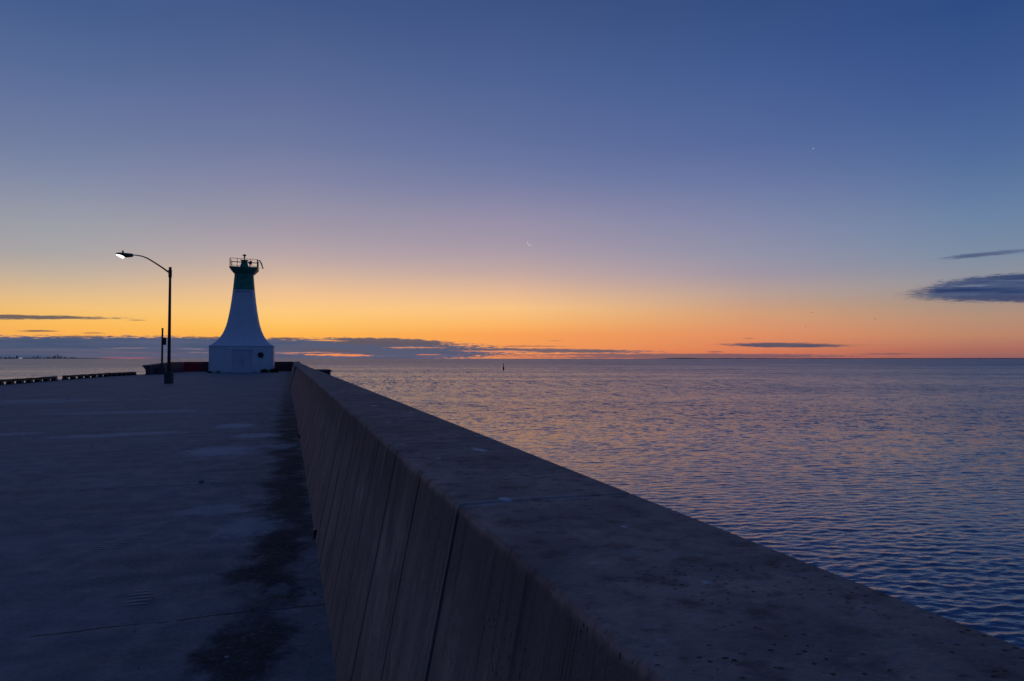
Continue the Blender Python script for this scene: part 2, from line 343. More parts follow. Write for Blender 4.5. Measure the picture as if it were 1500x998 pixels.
def wall_extra(g, co, c, h, r):
    x, t, z = g.sep(co)
    face = g.mr(z, 1.17, 1.14)
    top = g.math('SUBTRACT', 1.0, face)
    n2 = g.noise(co, 7, 5, .65)
    # dark algae below the arris on the face, and per board tone
    board = g.math('FLOOR', g.math('DIVIDE', g.math('SUBTRACT', t, 1.92), .6))
    wn = g.new('ShaderNodeTexWhiteNoise', noise_dimensions='1D'); g.l.new(board, wn.inputs['W'])
    c = g.mix(g.math('MULTIPLY', face, g.mr(wn.outputs['Value'], 0, 1, 0, .35)), c, (.17, .145, .13))
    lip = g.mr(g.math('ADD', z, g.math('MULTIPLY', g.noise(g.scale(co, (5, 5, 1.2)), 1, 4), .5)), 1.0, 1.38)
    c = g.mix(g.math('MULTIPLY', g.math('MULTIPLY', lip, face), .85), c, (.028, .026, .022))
    fm = g.noise(g.scale(co, (2, 42, .5)), 1, 3, .7)
    c = g.mix(g.math('MULTIPLY', face, g.mr(fm, .56, .72, 0, .2)), c, (.07, .06, .055))
    bl = g.noise(g.scale(co, (1, 2.6, 1.5)), 1, 6, .68, .6)
    c = g.mix(g.math('MULTIPLY', face, g.mr(bl, .47, .60, 0, .6)), c, (.085, .07, .065))
    c = g.mix(g.math('MULTIPLY', face, g.mr(bl, .42, .32, 0, .35)), c, (.46, .40, .36))
    c = g.mix(g.math('MULTIPLY', face, g.mr(fm, .42, .34, 0, .15)), c, (.46, .41, .37))
    h = g.math('SUBTRACT', h, g.math('MULTIPLY', face, g.mr(fm, .55, .68, 0, .5)))
    # rubbed red paint further along the face
    red = g.math('MULTIPLY', g.mr(t, 7.5, 13), g.mr(g.noise(co, .5, 4, .6), .42, .56))
    c = g.mix(g.math('MULTIPLY', g.math('MULTIPLY', red, face), .5), c, (.34, .09, .10))
    warm = g.math('MULTIPLY', face, .35)
    c = g.mix(warm, c, (.35, .285, .255))
    # formwork joints, pale with lime on the pour joints
    ft = g.math('FRACT', g.math('DIVIDE', g.math('SUBTRACT', t, 1.62), .6))
    gl = g.math('MULTIPLY', g.mr(g.math('ABSOLUTE', g.math('SUBTRACT', ft, .5)), 
.021, .011), face)
    c = g.mix(g.math('MULTIPLY', gl, g.mr(t, 1.5, 1.8, .2, .85)), c, (.012, .012, .011))
    for (tj, zmin, op) in ((1.945, -1, .14), (3.42, .93, .35)):
        e = g.math('MULTIPLY', g.mr(g.math('ABSOLUTE', g.math('SUBTRACT', t, tj)), .013, .006), g.mr(g.noise(co, 4, 4), .36, .52))
        e = g.math('MULTIPLY', e, g.mr(z, zmin, zmin + .1))
        c = g.mix(g.math('MULTIPLY', e, op), c, (.5, .5, .5))
    e = g.math('MULTIPLY', g.mr(g.math('ABSOLUTE', g.math('SUBTRACT', t, 3.38)), .006, .003), g.mr(z, 1.0, 1.1))
    h = g.math('SUBTRACT', h, g.math('MULTIPLY', e, 1.2))
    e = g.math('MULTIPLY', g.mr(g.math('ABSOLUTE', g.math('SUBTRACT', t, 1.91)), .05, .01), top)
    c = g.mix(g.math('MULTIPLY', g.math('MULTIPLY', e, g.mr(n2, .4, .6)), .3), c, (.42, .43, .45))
    # bird lime on the coping
    wp = g.math('MULTIPLY', g.math('SUBTRACT', n2, .5), 1.4)
    for (cx, ct, sx, st) in ((.837, 3.05, .03, .06), (.613, 1.95, .022, .035), (.60, 2.83, .012, .012), (.52, 3.36, .04, .012), (.62, 4.5, .02, .03), (.72, 6.2, .05, .05), (.9, 5.3, .02, .04), (.75, 1.12, .008, .008), (.66, 9.1, .05, .07), (.56, 14.2, .06, .09), (.8, 1.55, .01, .012)):
        m = g.math('MULTIPLY', g.ellipse(co, (cx, ct, 1.18), (sx, st, .3), .2, 1.1, .5, wp), top)
        c = g.mix(g.math('MULTIPLY', m, .8), c, (.62, .62, .60))
    return c, h, r

def paint_wall_extra(g, co, c, h, r):
    # red paint patch worn to concrete
    x, y, z = g.sep(co)
    m = g.ellipse(co, (-11.6, 92.3, .7), (1.6, 2.2, 3), 0, 1.1, .5, g.math('MULTIPLY', g.math('SUBTRACT', g.noise(co, 2, 5), .5), 1.4))
    c = g.mix(g.math('MULTIPLY', m, .85), c, (.60, .04, .05))
    m = g.mr(g.noise(co, .5, 4), .5, .62)
    return g.mix(g.math('MULTIPLY', m, .4), c, (.10, .05, .05)), h, r

def lighthouse_white():
    m, g, b = material('lighthouse_white_paint', .45, .4); co = coords(g)
    n = g.noise(co, 1.2, 5, .6); st = g.noise(g.scale(co, (3, 3, .35)), 1, 5, .65)
    c = g.mix(g.mr(n, .3, .7), (.70, .72, .73), (.80, .80, .79))
    c = g.mix(g.mr(st, .55, .75, 0, .25), c, (.42, .38, .32))
    x, y, z = g.sep(co)
    c = g.mix(g.mr(g.math('ADD', z, g.math('MULTIPLY', n, .8)), .75, .35, 0, .4), c, (.34, .34, .30))
    g.l.new(c, b.inputs['Base Color']); return m

def water_mat():
    m, g, b = material('lake_water', .06, .5); co = coords(g)
    b.inputs['Base Color'].default_value = (.04, .10, .19, 1); b.inputs['IOR'].default_value = 1.42
    x, y, z = g.sep(co)
    geo = g.new('ShaderNodeNewGeometry').outputs['Position']
    dist = g.vmath('LENGTH', g.vmath('MULTIPLY', geo, (1, 1, 0)))
    # ripples: short crests across the line of sight, slight skew
    rot = g.new('ShaderNodeMapping'); g.l.new(co, rot.inputs[0]); rot.inputs['Rotation'].default_value = (0, 0, R(-9)); p = rot.outputs[0]
    small = g.noise(g.scale(p, (.55, 1.35, 1)), 3.6, 3, .55, .2)
    tiny = g.noise(g.scale(p, (.7, 1.2, 1)), 14, 2, .5)
    midw = g.noise(g.scale(p, (.42, 1.25, 1)), 1.05, 3, .55, .3)
    wind = g.mr(g.noise(g.scale(co, (.008, .035, 1)), 1, 5, .6), .3, .7, .6, 1.3)   # gusts: rougher and smoother lanes
    far = g.mr(dist, 9, 55, 0, 1)
    h = g.math('ADD', g.math('MULTIPLY', small, .05), g.math('MULTIPLY', tiny, .008))
    bn = g.new('ShaderNodeBump'); g.l.new(h, bn.inputs['Height']); bn.inputs['Strength'].default_value = 1.0; bn.inputs['Distance'].default_value = WAVE_BUMP
    # beyond the modelled waves the facets are given as slopes, so that they keep their steepness at any distance
    def slopes(sc_, k, det):
        n = g.new('ShaderNodeTexNoise'); g.l.new(g.scale(p, sc_), n.inputs['Vector']); n.inputs['Scale'].default_value = k
        n.inputs['Detail'].default_value = det; n.inputs['Roughness'].default_value = .6
        return g.vmath('SUBTRACT', n.outputs['Color'], (.5, .5, .5))
    sl = g.vmath('ADD', g.scale(slopes((1.15, 1.4, 1), 2.8, 3), (SLX, SLY, 0)), g.scale(slopes((.75, 1.1, 1), 1.0, 3), (SLX * .6, SLY * .55, 0)))
    f2 = g.mr(dist, 40, 110, 0, 1)
    lng = g.vmath('ADD', g.scale(slopes((1.0, .14, 1), 2.4, 2), (0, .95, 0)), g.scale(slopes((1.0, .07, 1), 1.2, 2), (0, .5, 0)))
    sl = g.vmath('ADD', sl, g.vmath('MULTIPLY', lng, g.comb(f2, f2, 0.0)))
    amp = g.math('MULTIPLY', far, wind)
    sc3 = g.comb(amp, amp, 0.0)
    nn = g.vmath('NORMALIZE', g.vmath('ADD', bn.outputs[0], g.vmath('MULTIPLY', sl, sc3)))
    g.l.new(nn, b.inputs['Normal'])
    # ripples too small to model widen the reflection more and more with distance
    ra = g.mr(dist, 8, 60, .06, .225, smooth=False); rb = g.mr(dist, 60, 500, 0, .09, smooth=False)
    g.l.new(g.math('ADD', g.math('ADD', ra, rb), g.mr(wind, .6, 1.3, -.03, .03)), b.inputs['Roughness'])
    return m
WAVE_BUMP = .5; SLX = .55; SLY = 1.15

M = {}
def make_materials():
    M['deck'] = concrete('pier_deck_concrete', (.215, .225, .235), dark=.45, pit=.35, bump=.5, rough=.78, extra=deck_extra, spec=.3)
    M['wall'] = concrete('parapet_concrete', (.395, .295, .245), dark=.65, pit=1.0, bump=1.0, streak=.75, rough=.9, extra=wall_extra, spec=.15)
    M['endwall'] = concrete('painted_end_wall_concrete', (.10, .075, .08), dark=.5, streak=.5, extra=paint_wall_extra)
    M['rough'] = concrete('dark_weathered_concrete', (.10, .10, .095), dark=.6, bump=.8)
    M['white'] = lighthouse_white()
    M['doorw'] = plain('door_white_paint', (.60, .63, .66), .4, var=.05, scale=1.5, bump=0)
    M['green'] = plain('green_paint', (.03, .29, .16), .4, var=.3, scale=2)
    M['rail'] = plain('red_railing_paint', (.12, .035, .03), .5)
    M['steel'] = plain('lamp_post_steel', (.08, .07, .062), .6, 0, var=.15, scale=2, bump=0)
    M['head'] = plain('luminaire_grey_green', (.10, .12, .09), .5, 0, bump=0)
    M['black'] = plain('black_iron', (.02, .02, .022), .5, bump=0)
    M['timber'] = plain('bull_rail_timber', (.10, .07, .05), .85, scale=9, bump=.5)
    M['rust'] = plain('rusty_sign_steel', (.08, .04, .03), .7)
    M['city'] = plain('distant_tower_facade', (.05, .06, .09), .7, scale=.01, bump=0)
    M['shore'] = plain('distant_shore_land', (.10, .09, .11), .9, scale=.002, bump=0)
    M['buoy'] = plain('buoy_dark_green', (.02, .03, .03), .5)
    M['bird'] = plain('bird_feathers', (.09, .085, .08), .8)
    M['stone'] = plain('pale_stone', (.5, .49, .46), .8, scale=30)
    M['leaf'] = plain('weed_leaf', (.03, .045, .018), .8)
    m, g, b = material('lit_lamp_lens', .3); b.inputs['Base Color'].default_value = (.8, .8, .75, 1)
    b.inputs['Emission Color'].default_value = (1, .97, .80, 1); b.inputs['Emission Strength'].default_value = 5; M['lens'] = m
    m, g, b = material('moon_light', .9); b.inputs['Base Color'].default_value = (0, 0, 0, 1)
    b.inputs['Emission Color'].default_value = (1, .93, .97, 1); b.inputs['Emission Strength'].default_value = .6; M['moon'] = m
    m, g, b = material('planet_light', .9); b.inputs['Base Color'].default_value = (0, 0, 0, 1)
    b.inputs['Emission Color'].default_value = (.8, .9, 1, 1); b.inputs['Emission Strength'].default_value = .7; M['star'] = m
    m, g, b = material('city_floodlight', .5); b.inputs['Emission Color'].default_value = (1, 1, .95, 1); b.inputs['Emission Strength'].default_value = 1.0; M['flood'] = m
    for k in ('moon', 'star', 'flood'): M[k].cycles.emission_sampling = 'NONE'   # all too small or too far to light anything
    M['water'] = water_mat()

# ------------------------------------------------------------------ water
def build_water():
    rng = np.random.default_rng(5)
    th = np.concatenate([np.linspace(-PI, R(-44), 130, endpoint=False), np.linspace(R(-44), R(44), 1350, endpoint=False), np.linspace(R(44), PI, 130, endpoint=False)])
    r = np.concatenate([5.0 * (260 / 5.0) ** np.linspace(0, 1, 1500), 260 * (120000 / 260) ** np.linspace(0, 1, 60)[1:]])
    nt, nr = len(th), len(r)
    Rg, Tg = np.meshgrid(r, th, indexing='ij')
    X = (Rg * np.sin(Tg)).ravel(); Y = (Rg * np.cos(Tg)).ravel(); Rf = Rg.ravel()
    Z = np.zeros_like(X); DX = np.zeros_like(X); DY = np.zeros_like(X)
    dr = Rf * math.log(260 / 5.0) / 1500
    patch = .8 + .35 * np.sin(X * .11 + 1.3 * np.sin(Y * .07)) * np.sin(Y * .16 + 1.1 + np.sin(X * .05))
    N = 64
    for i in range(N):
        lam = .12 * (1.5 / .12) ** ((i + rng.random() * .9) / N)
        k = 2 * PI / lam
        ang = R(9) + rng.normal(0, R(27)) + (R(35) if i % 7 == 0 else 0)
        kx, ky = -k * math.sin(ang), k * math.cos(ang)
        slope = .036 * math.exp(-((math.log(lam / .25)) / .70) ** 2) + .004
        a = slope / k
        fade = np.clip((lam / (dr * 3.0)) - 1, 0, 1)
        ph = kx * X + ky * Y + rng.random() * 2 * PI
        A = a * fade * patch
        s, c = np.sin(ph), np.cos(ph)
        Z += A * c; DX -= A * s * kx / k * .9; DY -= A * s * ky / k * .9
    near = np.clip((Rf - 5) / 1.5, 0, 1)
    co = np.empty((nr * nt, 3), np.float32); co[:, 0] = X + DX * near; co[:, 1] = Y + DY * near; co[:, 2] = Z * near
    i0 = np.arange(nr - 1)[:, None] * nt; j = np.arange(nt)[None, :]; j2 = (np.arange(nt)[None, :] + 1) % nt
    quads = np.stack([i0 + j, i0 + nt + j, i0 + nt + j2, i0 + j2], -1).reshape(-1, 4).astype(np.int32)[:, ::-1]
    me = bpy.data.meshes.new('water'); me.vertices.add(nr * nt); me.vertices.foreach_set('co', co.ravel())
    nf = len(quads); me.loops.add(nf * 4); me.loops.foreach_set('vertex_index', np.ascontiguousarray(quads).ravel())
    me.polygons.add(nf); me.polygons.foreach_set('loop_start', np.arange(nf, dtype=np.int32) * 4)
    me.polygons.foreach_set('use_smooth', np.ones(nf, bool))
    me.update(calc_edges=True); me.materials.append(M['water'])
    if me.polygons[0].normal.z < 0: me.flip_normals()
    o = bpy.data.objects.new('water', me); COL.objects.link(o); o.location = (0, 0, WATER)
    tag(o, 'rippled grey-blue lake with faint orange glints', None, None, 'structure')

# ------------------------------------------------------------------ pier
def build_pier():
    edge = [(-40, -17.4), (20, -17.2), (49, -17.1), (60, -16.75), (70, -16.1), (75, -15.0), (80, -13.9), (94.2, -13.3)]
    # deck: densely divided sheet with gentle unevenness
    bm = bmesh.new(); rows = []
    ts = [-40, -20, -10, -5] + [i * .5 for i in range(-6, 60)] + [30 + i * 2 for i in range(33)]
    ts = sorted(set(t for t in ts if t <= 94.2)) + [94.2]
    def xl(t):
        for (a, xa), (b, xb) in zip(edge, edge[1:]):
            if a <= t <= b: return xa + (xb - xa) * (t - a) / (b - a)
        return edge[-1][1]
    for t in ts:
        row = []
        x0 = xl(t)
        for k in range(25):
            f = (k / 24) ** .5; x = x0 + (.9 - x0) * f
            z = .012 * noise.noise(Vector((x * .6, t * .35, 0))) if x < .1 else 0
            if k == 0: z = -.01
            row.append(bm.verts.new((x, t, z)))
        rows.append(row)
    for a, b in zip(rows, rows[1:]):
        for k in range(24): bm.faces.new((a[k], a[k + 1], b[k + 1], b[k]))
    # sides down below the water
    def skirt(line):
        low = [bm.verts.new((v.co.x, v.co.y, WATER - 1.5)) for v in line]
        for i in range(len(line) - 1): bm.faces.new((line[i], line[i + 1], low[i + 1], low[i]))
    skirt([r[0] for r in rows]); skirt(rows[-1]); skirt(rows[0]); skirt([r[-1] for r in rows])
    o = link('pier_deck', bm, M['deck'], None, (0, 0, 0), PA)
    tag(o, 'wide worn concrete pier deck', None, None, 'structure')

JOINTS = [1.92, 7.92, 13.92, 19.92, 25.92, 31.92]
def build_wall():
    root = empty('parapet_wall', (0, 0, 0), PA)
    tag(root, 'long sloping-faced concrete parapet wall running out along the pier to the lighthouse', 'wall')
    def section(name, t0, t1, prof_fn, step_fn, groove=True, mat=None):
        st = []; t = t0
        while t < t1: st.append((t, 0)); t += step_fn(t)
        st.append((t1, 0))
        if groove:
            k = math.ceil((t0 - 1.92) / .6)
            while 1.92 + .6 * k < t1 - .1:
                tk = 1.92 + .6 * k; J = any(abs(tk - j) < .01 for j in JOINTS)
                w = (.010 if not J else .012) * (1 if tk < 12 else 2)
                st = [s for s in st if abs(s[0] - tk) > w * 1.6]
                st += [(tk - w, 0), (tk, 2 if J else 1), (tk + w, 0)]; k += 1
            st.sort()
        bm = bmesh.new(); rings = []
        for t, gk in st:
            ring = []
            for i, (x, z, kind) in enumerate(prof_fn(t)):
                nx = nz = 0
                p = Vector((x * 3, t * 3, z * 3))
                if kind == 'face': nx = .004 * noise.noise(p) + .0035 * noise.noise(Vector((math.floor((t - 1.92) / .6) * 5.1, 3.3, .2)))
                if kind == 'edge': nx = .003 * noise.noise(p * 2.3) + .002 * noise.noise(p * 6); nz = .002 * noise.noise(p * 3.1 + Vector((9, 0, 0))) - .015 * max(0, noise.noise(p * 4.7 + Vector((0, 5, 0))) - .38); nx += .025 * max(0, noise.noise(p * 4.7 + Vector((0, 5, 0))) - .38)
                if kind == 'top': nz = .004 * noise.noise(p)
                if gk and kind in ('face', 'edge'): nx += (.003 if t < 1.8 else .013) if gk == 1 else .013
                if gk == 2 and kind in ('top', 'edge', 'oedge'): nz -= .006
                ring.append(Vector((x + nx, t, z + nz)))
            rings.append(ring)
        loft(bm, rings)
        o = link(name, bm, mat or M['wall'], root)
        return o
    def near(t):
        q = (max(0, t) / 38) ** 2; b = -.20 * q; a = -.09 * q
        P = [(1.027 + a, -3.2, 'o'), (1.027 + a, 0, 'o'), (1.027 + a, 1.165, 'oedge'), (1.015 + a, 1.18, 'oedge')]
        for f in (.78, .56, .34, .12): P.append((.49 + a + (1.005 - .49) * f, 1.18, 'top'))
        P += [(.473 + a, 1.179, 'edge'), (.465 + a, 1.168, 'edge')]
        for f in (.8, .6, .4, .2): P.append((.238 + b + (.465 + a - .238 - b) * f, 1.168 * f, 'face'))
        P += [(.238 + b, 0, 'face'), (.238 + b, -.06, 'face'), (.3, -3.2, 'o')]
        return P
    section('near_section', -8, 38.3, near, lambda t: .06 if 0 < t < 5 else (.12 if t < 12 else .3))
    def far(t):
        f = (t - 38.3) / 55
        b = .0 + .24 * f; a = .30 + .15 * f
        return [(.96, -3.2, 'o'), (.96, 1.17, 'o'), (.94, 1.19, 'top'), (a + .03, 1.19, 'top'), (a, 1.165, 'edge'), ((a + b) / 2, .58, 'face'), (b, 0, 'face'), (b, -.06, 'face'), (.3, -3.2, 'o')]
    o = section('far_section', 38.3, 92.9, far, lambda t: 1.0, groove=False, mat=M['wall'])
    # black boxes standing in for the shaded drain holes at the wall foot
    for t in (6.35, 14.3):
        d = bmesh.new(); q = -.2 * (t / 38) ** 2
        box(d, .222 + q, .26 + q, t - .04, t + .04, .0, .085, .006)
        dr = link('drain_hole_box', d, M['black'], root)
    return root

def build_end_walls():
    root = empty('pier_end_wall', (0, 0, 0), PA)
    tag(root, 'low dark parapet with worn red paint wrapping behind the lighthouse at the pier end', 'wall')
    bm = bmesh.new(); box(bm, -12.9, 1.3, 93.0, 93.7, -3.2, 1.2, .02)
    link('back_wall', bm, M['endwall'], root)
    # curved wave-deflector return along the left edge, ramping down towards the viewer
    pts = [(-13.45, 75.8, .93), (-13.3, 79, 1.0), (-13.0, 84, 1.12), (-12.75, 88, 1.19), (-12.6, 92.98, 1.197)]
    bm = bmesh.new(); rings = []
    for x, t, h in pts:
        sec = [(.30, 0), (.28, h * .5), (.24, h - .02), (.22, h), (-.42, h), (-.44, h - .06), (-.30, h * .78), (-.17, h * .6), (-.12, h * .4), (-.12, 0), (-.12, -3)]
        rings.append([Vector((x + a, t, z)) for a, z in sec] + [Vector((x + .30, t, -3))])
    loft(bm, rings); link('return_wall', bm, M['endwall'], root)

def build_block():
    o_ = W(1.04, 60)
    root = empty('landing_block', o_, PA)
    tag(root, 'low dark concrete landing block built against the seaward side of the parapet', 'block')
    bm = bmesh.new(); box(bm, 0, 2.3, 0, 4.4, WATER - 1.2, .50, .03); link('block_body', bm, M['rough'], root)
    bm = bmesh.new(); box(bm, 0.002, 2.38, -.08, 4.48, .503, .64, .02); link('cap_slab', bm, M['rough'], root)

# ------------------------------------------------------------------ lighthouse
def build_lighthouse():
    root = empty('lighthouse', W(-5.2, 87.25), PA)
    tag(root, 'white flared concrete lighthouse with green top and railed gallery at the end of the pier', 'lighthouse')
    H = 3.45
    bm = bmesh.new(); box(bm, -H, H, -H, H, -.02, 2.98, .03); link('base_block', bm, M['white'], root)
    bm = bmesh.new(); box(bm, -H - .05, H + .05, -H - .05, H + .05, 2.984, 3.08, .015); link('base_cornice', bm, M['white'], root)
    prof = [(3.083, 3.42), (3.22, 3.18), (3.45, 2.90), (3.75, 2.62), (4.1, 2.38), (4.5, 2.16), (4.95, 1.98), (5.45, 1.82), (5.93, 1.71), (6.5, 1.60), (7.23, 1.48), (7.9, 1.385), (8.53, 1.305), (9.2, 1.235), (9.72, 1.18)]
    bm = bmesh.new()
    loft(bm, [octo(h, h, max(0, min(.27, (z - 3.3) * .12)), z) for z, h in prof]); link('flared_tower', bm, M['white'], root)
    bm = bmesh.new()
    loft(bm, [octo(h, h, .27, z) for z, h in ((9.723, 1.18), (10.4, 1.12), (11.2, 1.055), (11.62, 1.03))]); link('green_tower_top', bm, M['green'], root)
    bm = bmesh.new()
    loft(bm, [octo(h, h, c, z) for z, h, c in ((11.623, 1.04, .25), (11.9, 1.28, .15), (12.2, 1.52, .06), (12.24, 1.56, .05), (12.40, 1.58, .05))]); link('gallery_deck', bm, M['green'], root)
    bm = bmesh.new(); loft(bm, [octo(h, h, .12, z) for z, h in ((12.403, .50), (13.0, .36), (13.28, .29))]); box(bm, -.44, .44, -.44, .44, 13.283, 13.35, .01)
    link('lantern_housing', bm, M['green'], root)
    bm = bmesh.new()
    lathe(bm, [(.11, 13.352), (.06, 13.45), (.055, 13.66), (.09, 13.68), (.10, 13.78), (.06, 13.80), (.09, 13.84), (.22, 13.92), (.24, 13.99), (.06, 14.02), (.03, 14.12)])
    link('beacon_lamp', bm, M['black'], root, smooth=False)
    # railing: posts and rails, each side
    rl = bmesh.new(); a = 1.50; zt = 13.36; zm = 12.92
    for z in (zt, zm):
        c = [(-a, -a, z), (a, -a, z - (.07 if z == zt else .06)), (a, a, z - .06), (-a, a, z), (-a, -a, z)]
        for p, q in zip(c, c[1:]): tube(rl, [p, q], .028, 6)
    link('gallery_rails', rl, M['rail'], root)
    for (x, y) in ((-a, -a), (-.7, -a), (.72, -a), (a, -a), (a, 0), (a, a), (-a, a), (-a, 0), (0, a)):
        b = bmesh.new(); tube(b, [(x, y, 12.402), (x, y, 13.37 - (.06 if x > 0 else 0))], .034 if x < 1 else .045, 6); link('railing_post', b, M['rail'], root)
    # fog horn and hoist arm on the gallery
    b = bmesh.new(); lathe(b, [(.04, 0), (.10, .08), (.27, .44), (.25, .45), (.08, .1)], (0, 0, 0), 12)
    bmesh.ops.rotate(b, verts=b.verts, matrix=Matrix.Rotation(R(90), 3, 'Y')); bmesh.ops.translate(b, verts=b.verts, vec=(.42, -.75, 12.98))
    tube(b, [(.6, -.75, 12.402), (.6, -.75, 12.95)], .035, 6); link('fog_horn', b, M['black'], root)
    b = bmesh.new(); tube(b, [(1.45, -1.46, 13.22), (1.78, -1.5, 13.20), (1.95, -1.5, 12.85), (2.16, -1.5, 12.22)], [.05, .055, .075, .06], 8)
    tube(b, [(1.5, -1.46, 12.95), (1.85, -1.5, 13.05)], .03, 6); tube(b, [(1.62, -1.5, 12.3), (1.85, -1.5, 12.22), (2.0, -1.5, 12.36)], .016, 5)
    link('hoist_arm', b, M['black'], root)
    # ledge and short ribs under the green band, on the front face
    yf = -1.22
    b = bmesh.new(); box(b, -.90, .90, yf - .10, yf + .06, 9.52, 9.63, .01); link('front_ledge', b, M['doorw'], root)
    for s in (-1, 1):
        b = bmesh.new(); box(b, s * .93 - .05, s * .93 + .05, yf - .115, yf + .08, 8.75, 9.78, .01); link('front_rib', b, M['doorw'], root)
    # doorway
    d = empty('door_frame', (0, 0, 0)); COL.objects.unlink(d); bpy.data.objects.remove(d)
    y0 = -H
    b = bmesh.new()
    box(b, -1.05, 1.25, y0 - .10, y0 + .02, 2.58, 2.70, .01); box(b, -.98, -.86, y0 - .06, y0 + .02, .32, 2.577, .008); box(b, 1.02, 1.14, y0 - .06, y0 + .02, .32, 2.577, .008)
    fr = link('door_frame', b, M['doorw'], root)
    for x0, x1, hx in ((-.855, .075, .0), (.085, 1.015, .16)):
        b = bmesh.new(); box(b, x0, x1, y0 - .035, y0 + .02, .33, 2.575, .006)
        for z0, z1 in ((.5, 1.3), (1.45, 2.4)): box(b, x0 + .13, x1 - .13, y0 - .05, y0 - .03, z0, z1, .008)
        dl = link('door_leaf', b, M['doorw'], root)
        b = bmesh.new(); tube(b, [(hx, y0 - .04, 1.42), (hx, y0 - .10, 1.42), (hx, y0 - .10, 1.25), (hx, y0 - .04, 1.25)], .014, 6); link('handle', b, M['black'], dl)
    b = bmesh.new(); box(b, -1.0, 1.2, y0 - .85, y0 - .003, -.015, .16, .015); box(b, -.9, 1.1, y0 - .45, y0 - .003, .163, .31, .015)
    link('door_step', b, M['doorw'], root)
    return root

def build_life_ring():
    root = empty('life_ring', W(-5.2 + 2.06, 87.25 - 3.52, 2.02), PA)
    tag(root, 'round dark life ring on the white lighthouse wall, right of the door', 'life ring')
    b = bmesh.new()
    R0, r0, n, m = .235, .085, 28, 10
    vs = [[b.verts.new(((R0 + r0 * math.cos(2 * PI * j / m)) * math.cos(2 * PI * i / n), r0 * .7 * math.sin(2 * PI * j / m), (R0 + r0 * math.cos(2 * PI * j / m)) * math.sin(2 * PI * i / n))) for j in range(m)] for i in range(n)]
    for i in range(n):
        for j in range(m): b.faces.new((vs[i][j], vs[(i + 1) % n][j], vs[(i + 1) % n][(j + 1) % m], vs[i][(j + 1) % m]))
    link('ring', b, M['rustdark'], root, smooth=True)
    b = bmesh.new(); box(b, -.22, .22, .035, .066, -.22, .22, .01); link('back_board', b, M['rough'], root)
    for a in (45, 135, 225, 315):
        b = bmesh.new(); c = Vector((R0 * math.cos(R(a)), 0, R0 * math.sin(R(a))))
        t = Vector((-math.sin(R(a)), 0, math.cos(R(a)))); rad = Vector((math.cos(R(a)), 0, math.sin(R(a))))
        tube(b, [c - t * .03, c + t * .03], .094, 10); bmesh.ops.scale(b, vec=(1, .74, 1), verts=b.verts); link('strap', b, M['black'], root)

# ------------------------------------------------------------------ street lamp
def build_lamp():
    base = W(-7.4, 48.45) + Vector((.07, 0, 0)); root = empty('street_lamp', base, 0)
    tag(root, 'tall steel street lamp with one curved arm, lit, in a concrete footing on the deck', 'street lamp')
    b = bmesh.new(); loft(b, [octo(h, h, .06, z) for z, h in ((-.01, .225), (.70, .22), (.78, .18))]); link('footing', b, M['rough'], root)
    b = bmesh.new(); tube(b, [(0, 0, .782), (0, 0, 7.42)], [.105, .072], 14); tube(b, [(0, 0, 7.38), (0, 0, 7.48)], .09, 12)
    link('post', b, M['steel'], root, smooth=True)
    b = bmesh.new(); tube(b, [(0, 0, 6.82), (0, 0, 7.32)], .105, 12); link('arm_clamp', b, M['steel'], root)
    s = .0438
    pts = [(x * s, z0) for x, z0 in ((-1, 7.12), (-12, 7.46), (-24, 7.80), (-34, 8.06), (-42, 8.19), (-50, 8.25), (-58, 8.27), (-63, 8.265))]
    b = bmesh.new(); tube(b, [(x, 0, z) for x, z in pts], [.055, .05, .046, .042, .038, .035, .032, .03], 8); link('arm', b, M['steel'], root, smooth=True)
    # luminaire: tapered shell, lens bowl underneath
    hd = empty('luminaire', (0, 0, 0)); bpy.data.objects.remove(hd)
    b = bmesh.new(); rings = []
    for x, w, zt, zb in ((-2.42, .07, 8.34, 8.18), (-2.47, .10, 8.36, 8.13), (-2.75, .13, 8.39, 8.10), (-2.95, .17, 8.41, 8.12), (-3.1, .19, 8.43, 8.22), (-3.3, .18, 8.43, 8.28), (-3.45, .12, 8.40, 8.31), (-3.52, .05, 8.36, 8.33)):
        rings.append([Vector((x, y * w, (zt + zb) / 2 + k * (zt - zb) / 2)) for y, k in ((-1, 0), (-.8, .7), (0, 1), (.8, .7), (1, 0), (.85, -.8), (0, -1), (-.85, -.8))])
    loft(b, rings); sh = link('lamp_head', b, M['head'], root, smooth=True)
    b = bmesh.new(); rings = []
    for x, w, d in ((-2.97, .05, .03), (-3.0, .13, .10), (-3.08, .165, .155), (-3.2, .165, .13), (-3.32, .15, .085), (-3.43, .10, .04), (-3.49, .04, .015)):
        zt = 8.195 + (-2.97 - x) * .19
        rings.append([Vector((x, y * w, zt + k * d)) for y, k in ((-1, .02), (0, .04), (1, .02), (.8, -.6), (0, -1), (-.8, -.6))])
    loft(b, rings); link('lens', b, M['lens'], sh, smooth=True)
    b = bmesh.new(); lathe(b, [(.05, 0), (.055, .08), (.045, .12), (.02, .135)], (-3.06, 0, 8.425), 10); link('photocell', b, M['black'], sh)
    b = bmesh.new(); box(b, -.06, .06, -.24, -.2275, .3, .6, .004); link('hand_hole_cover', b, M['steel'], root)

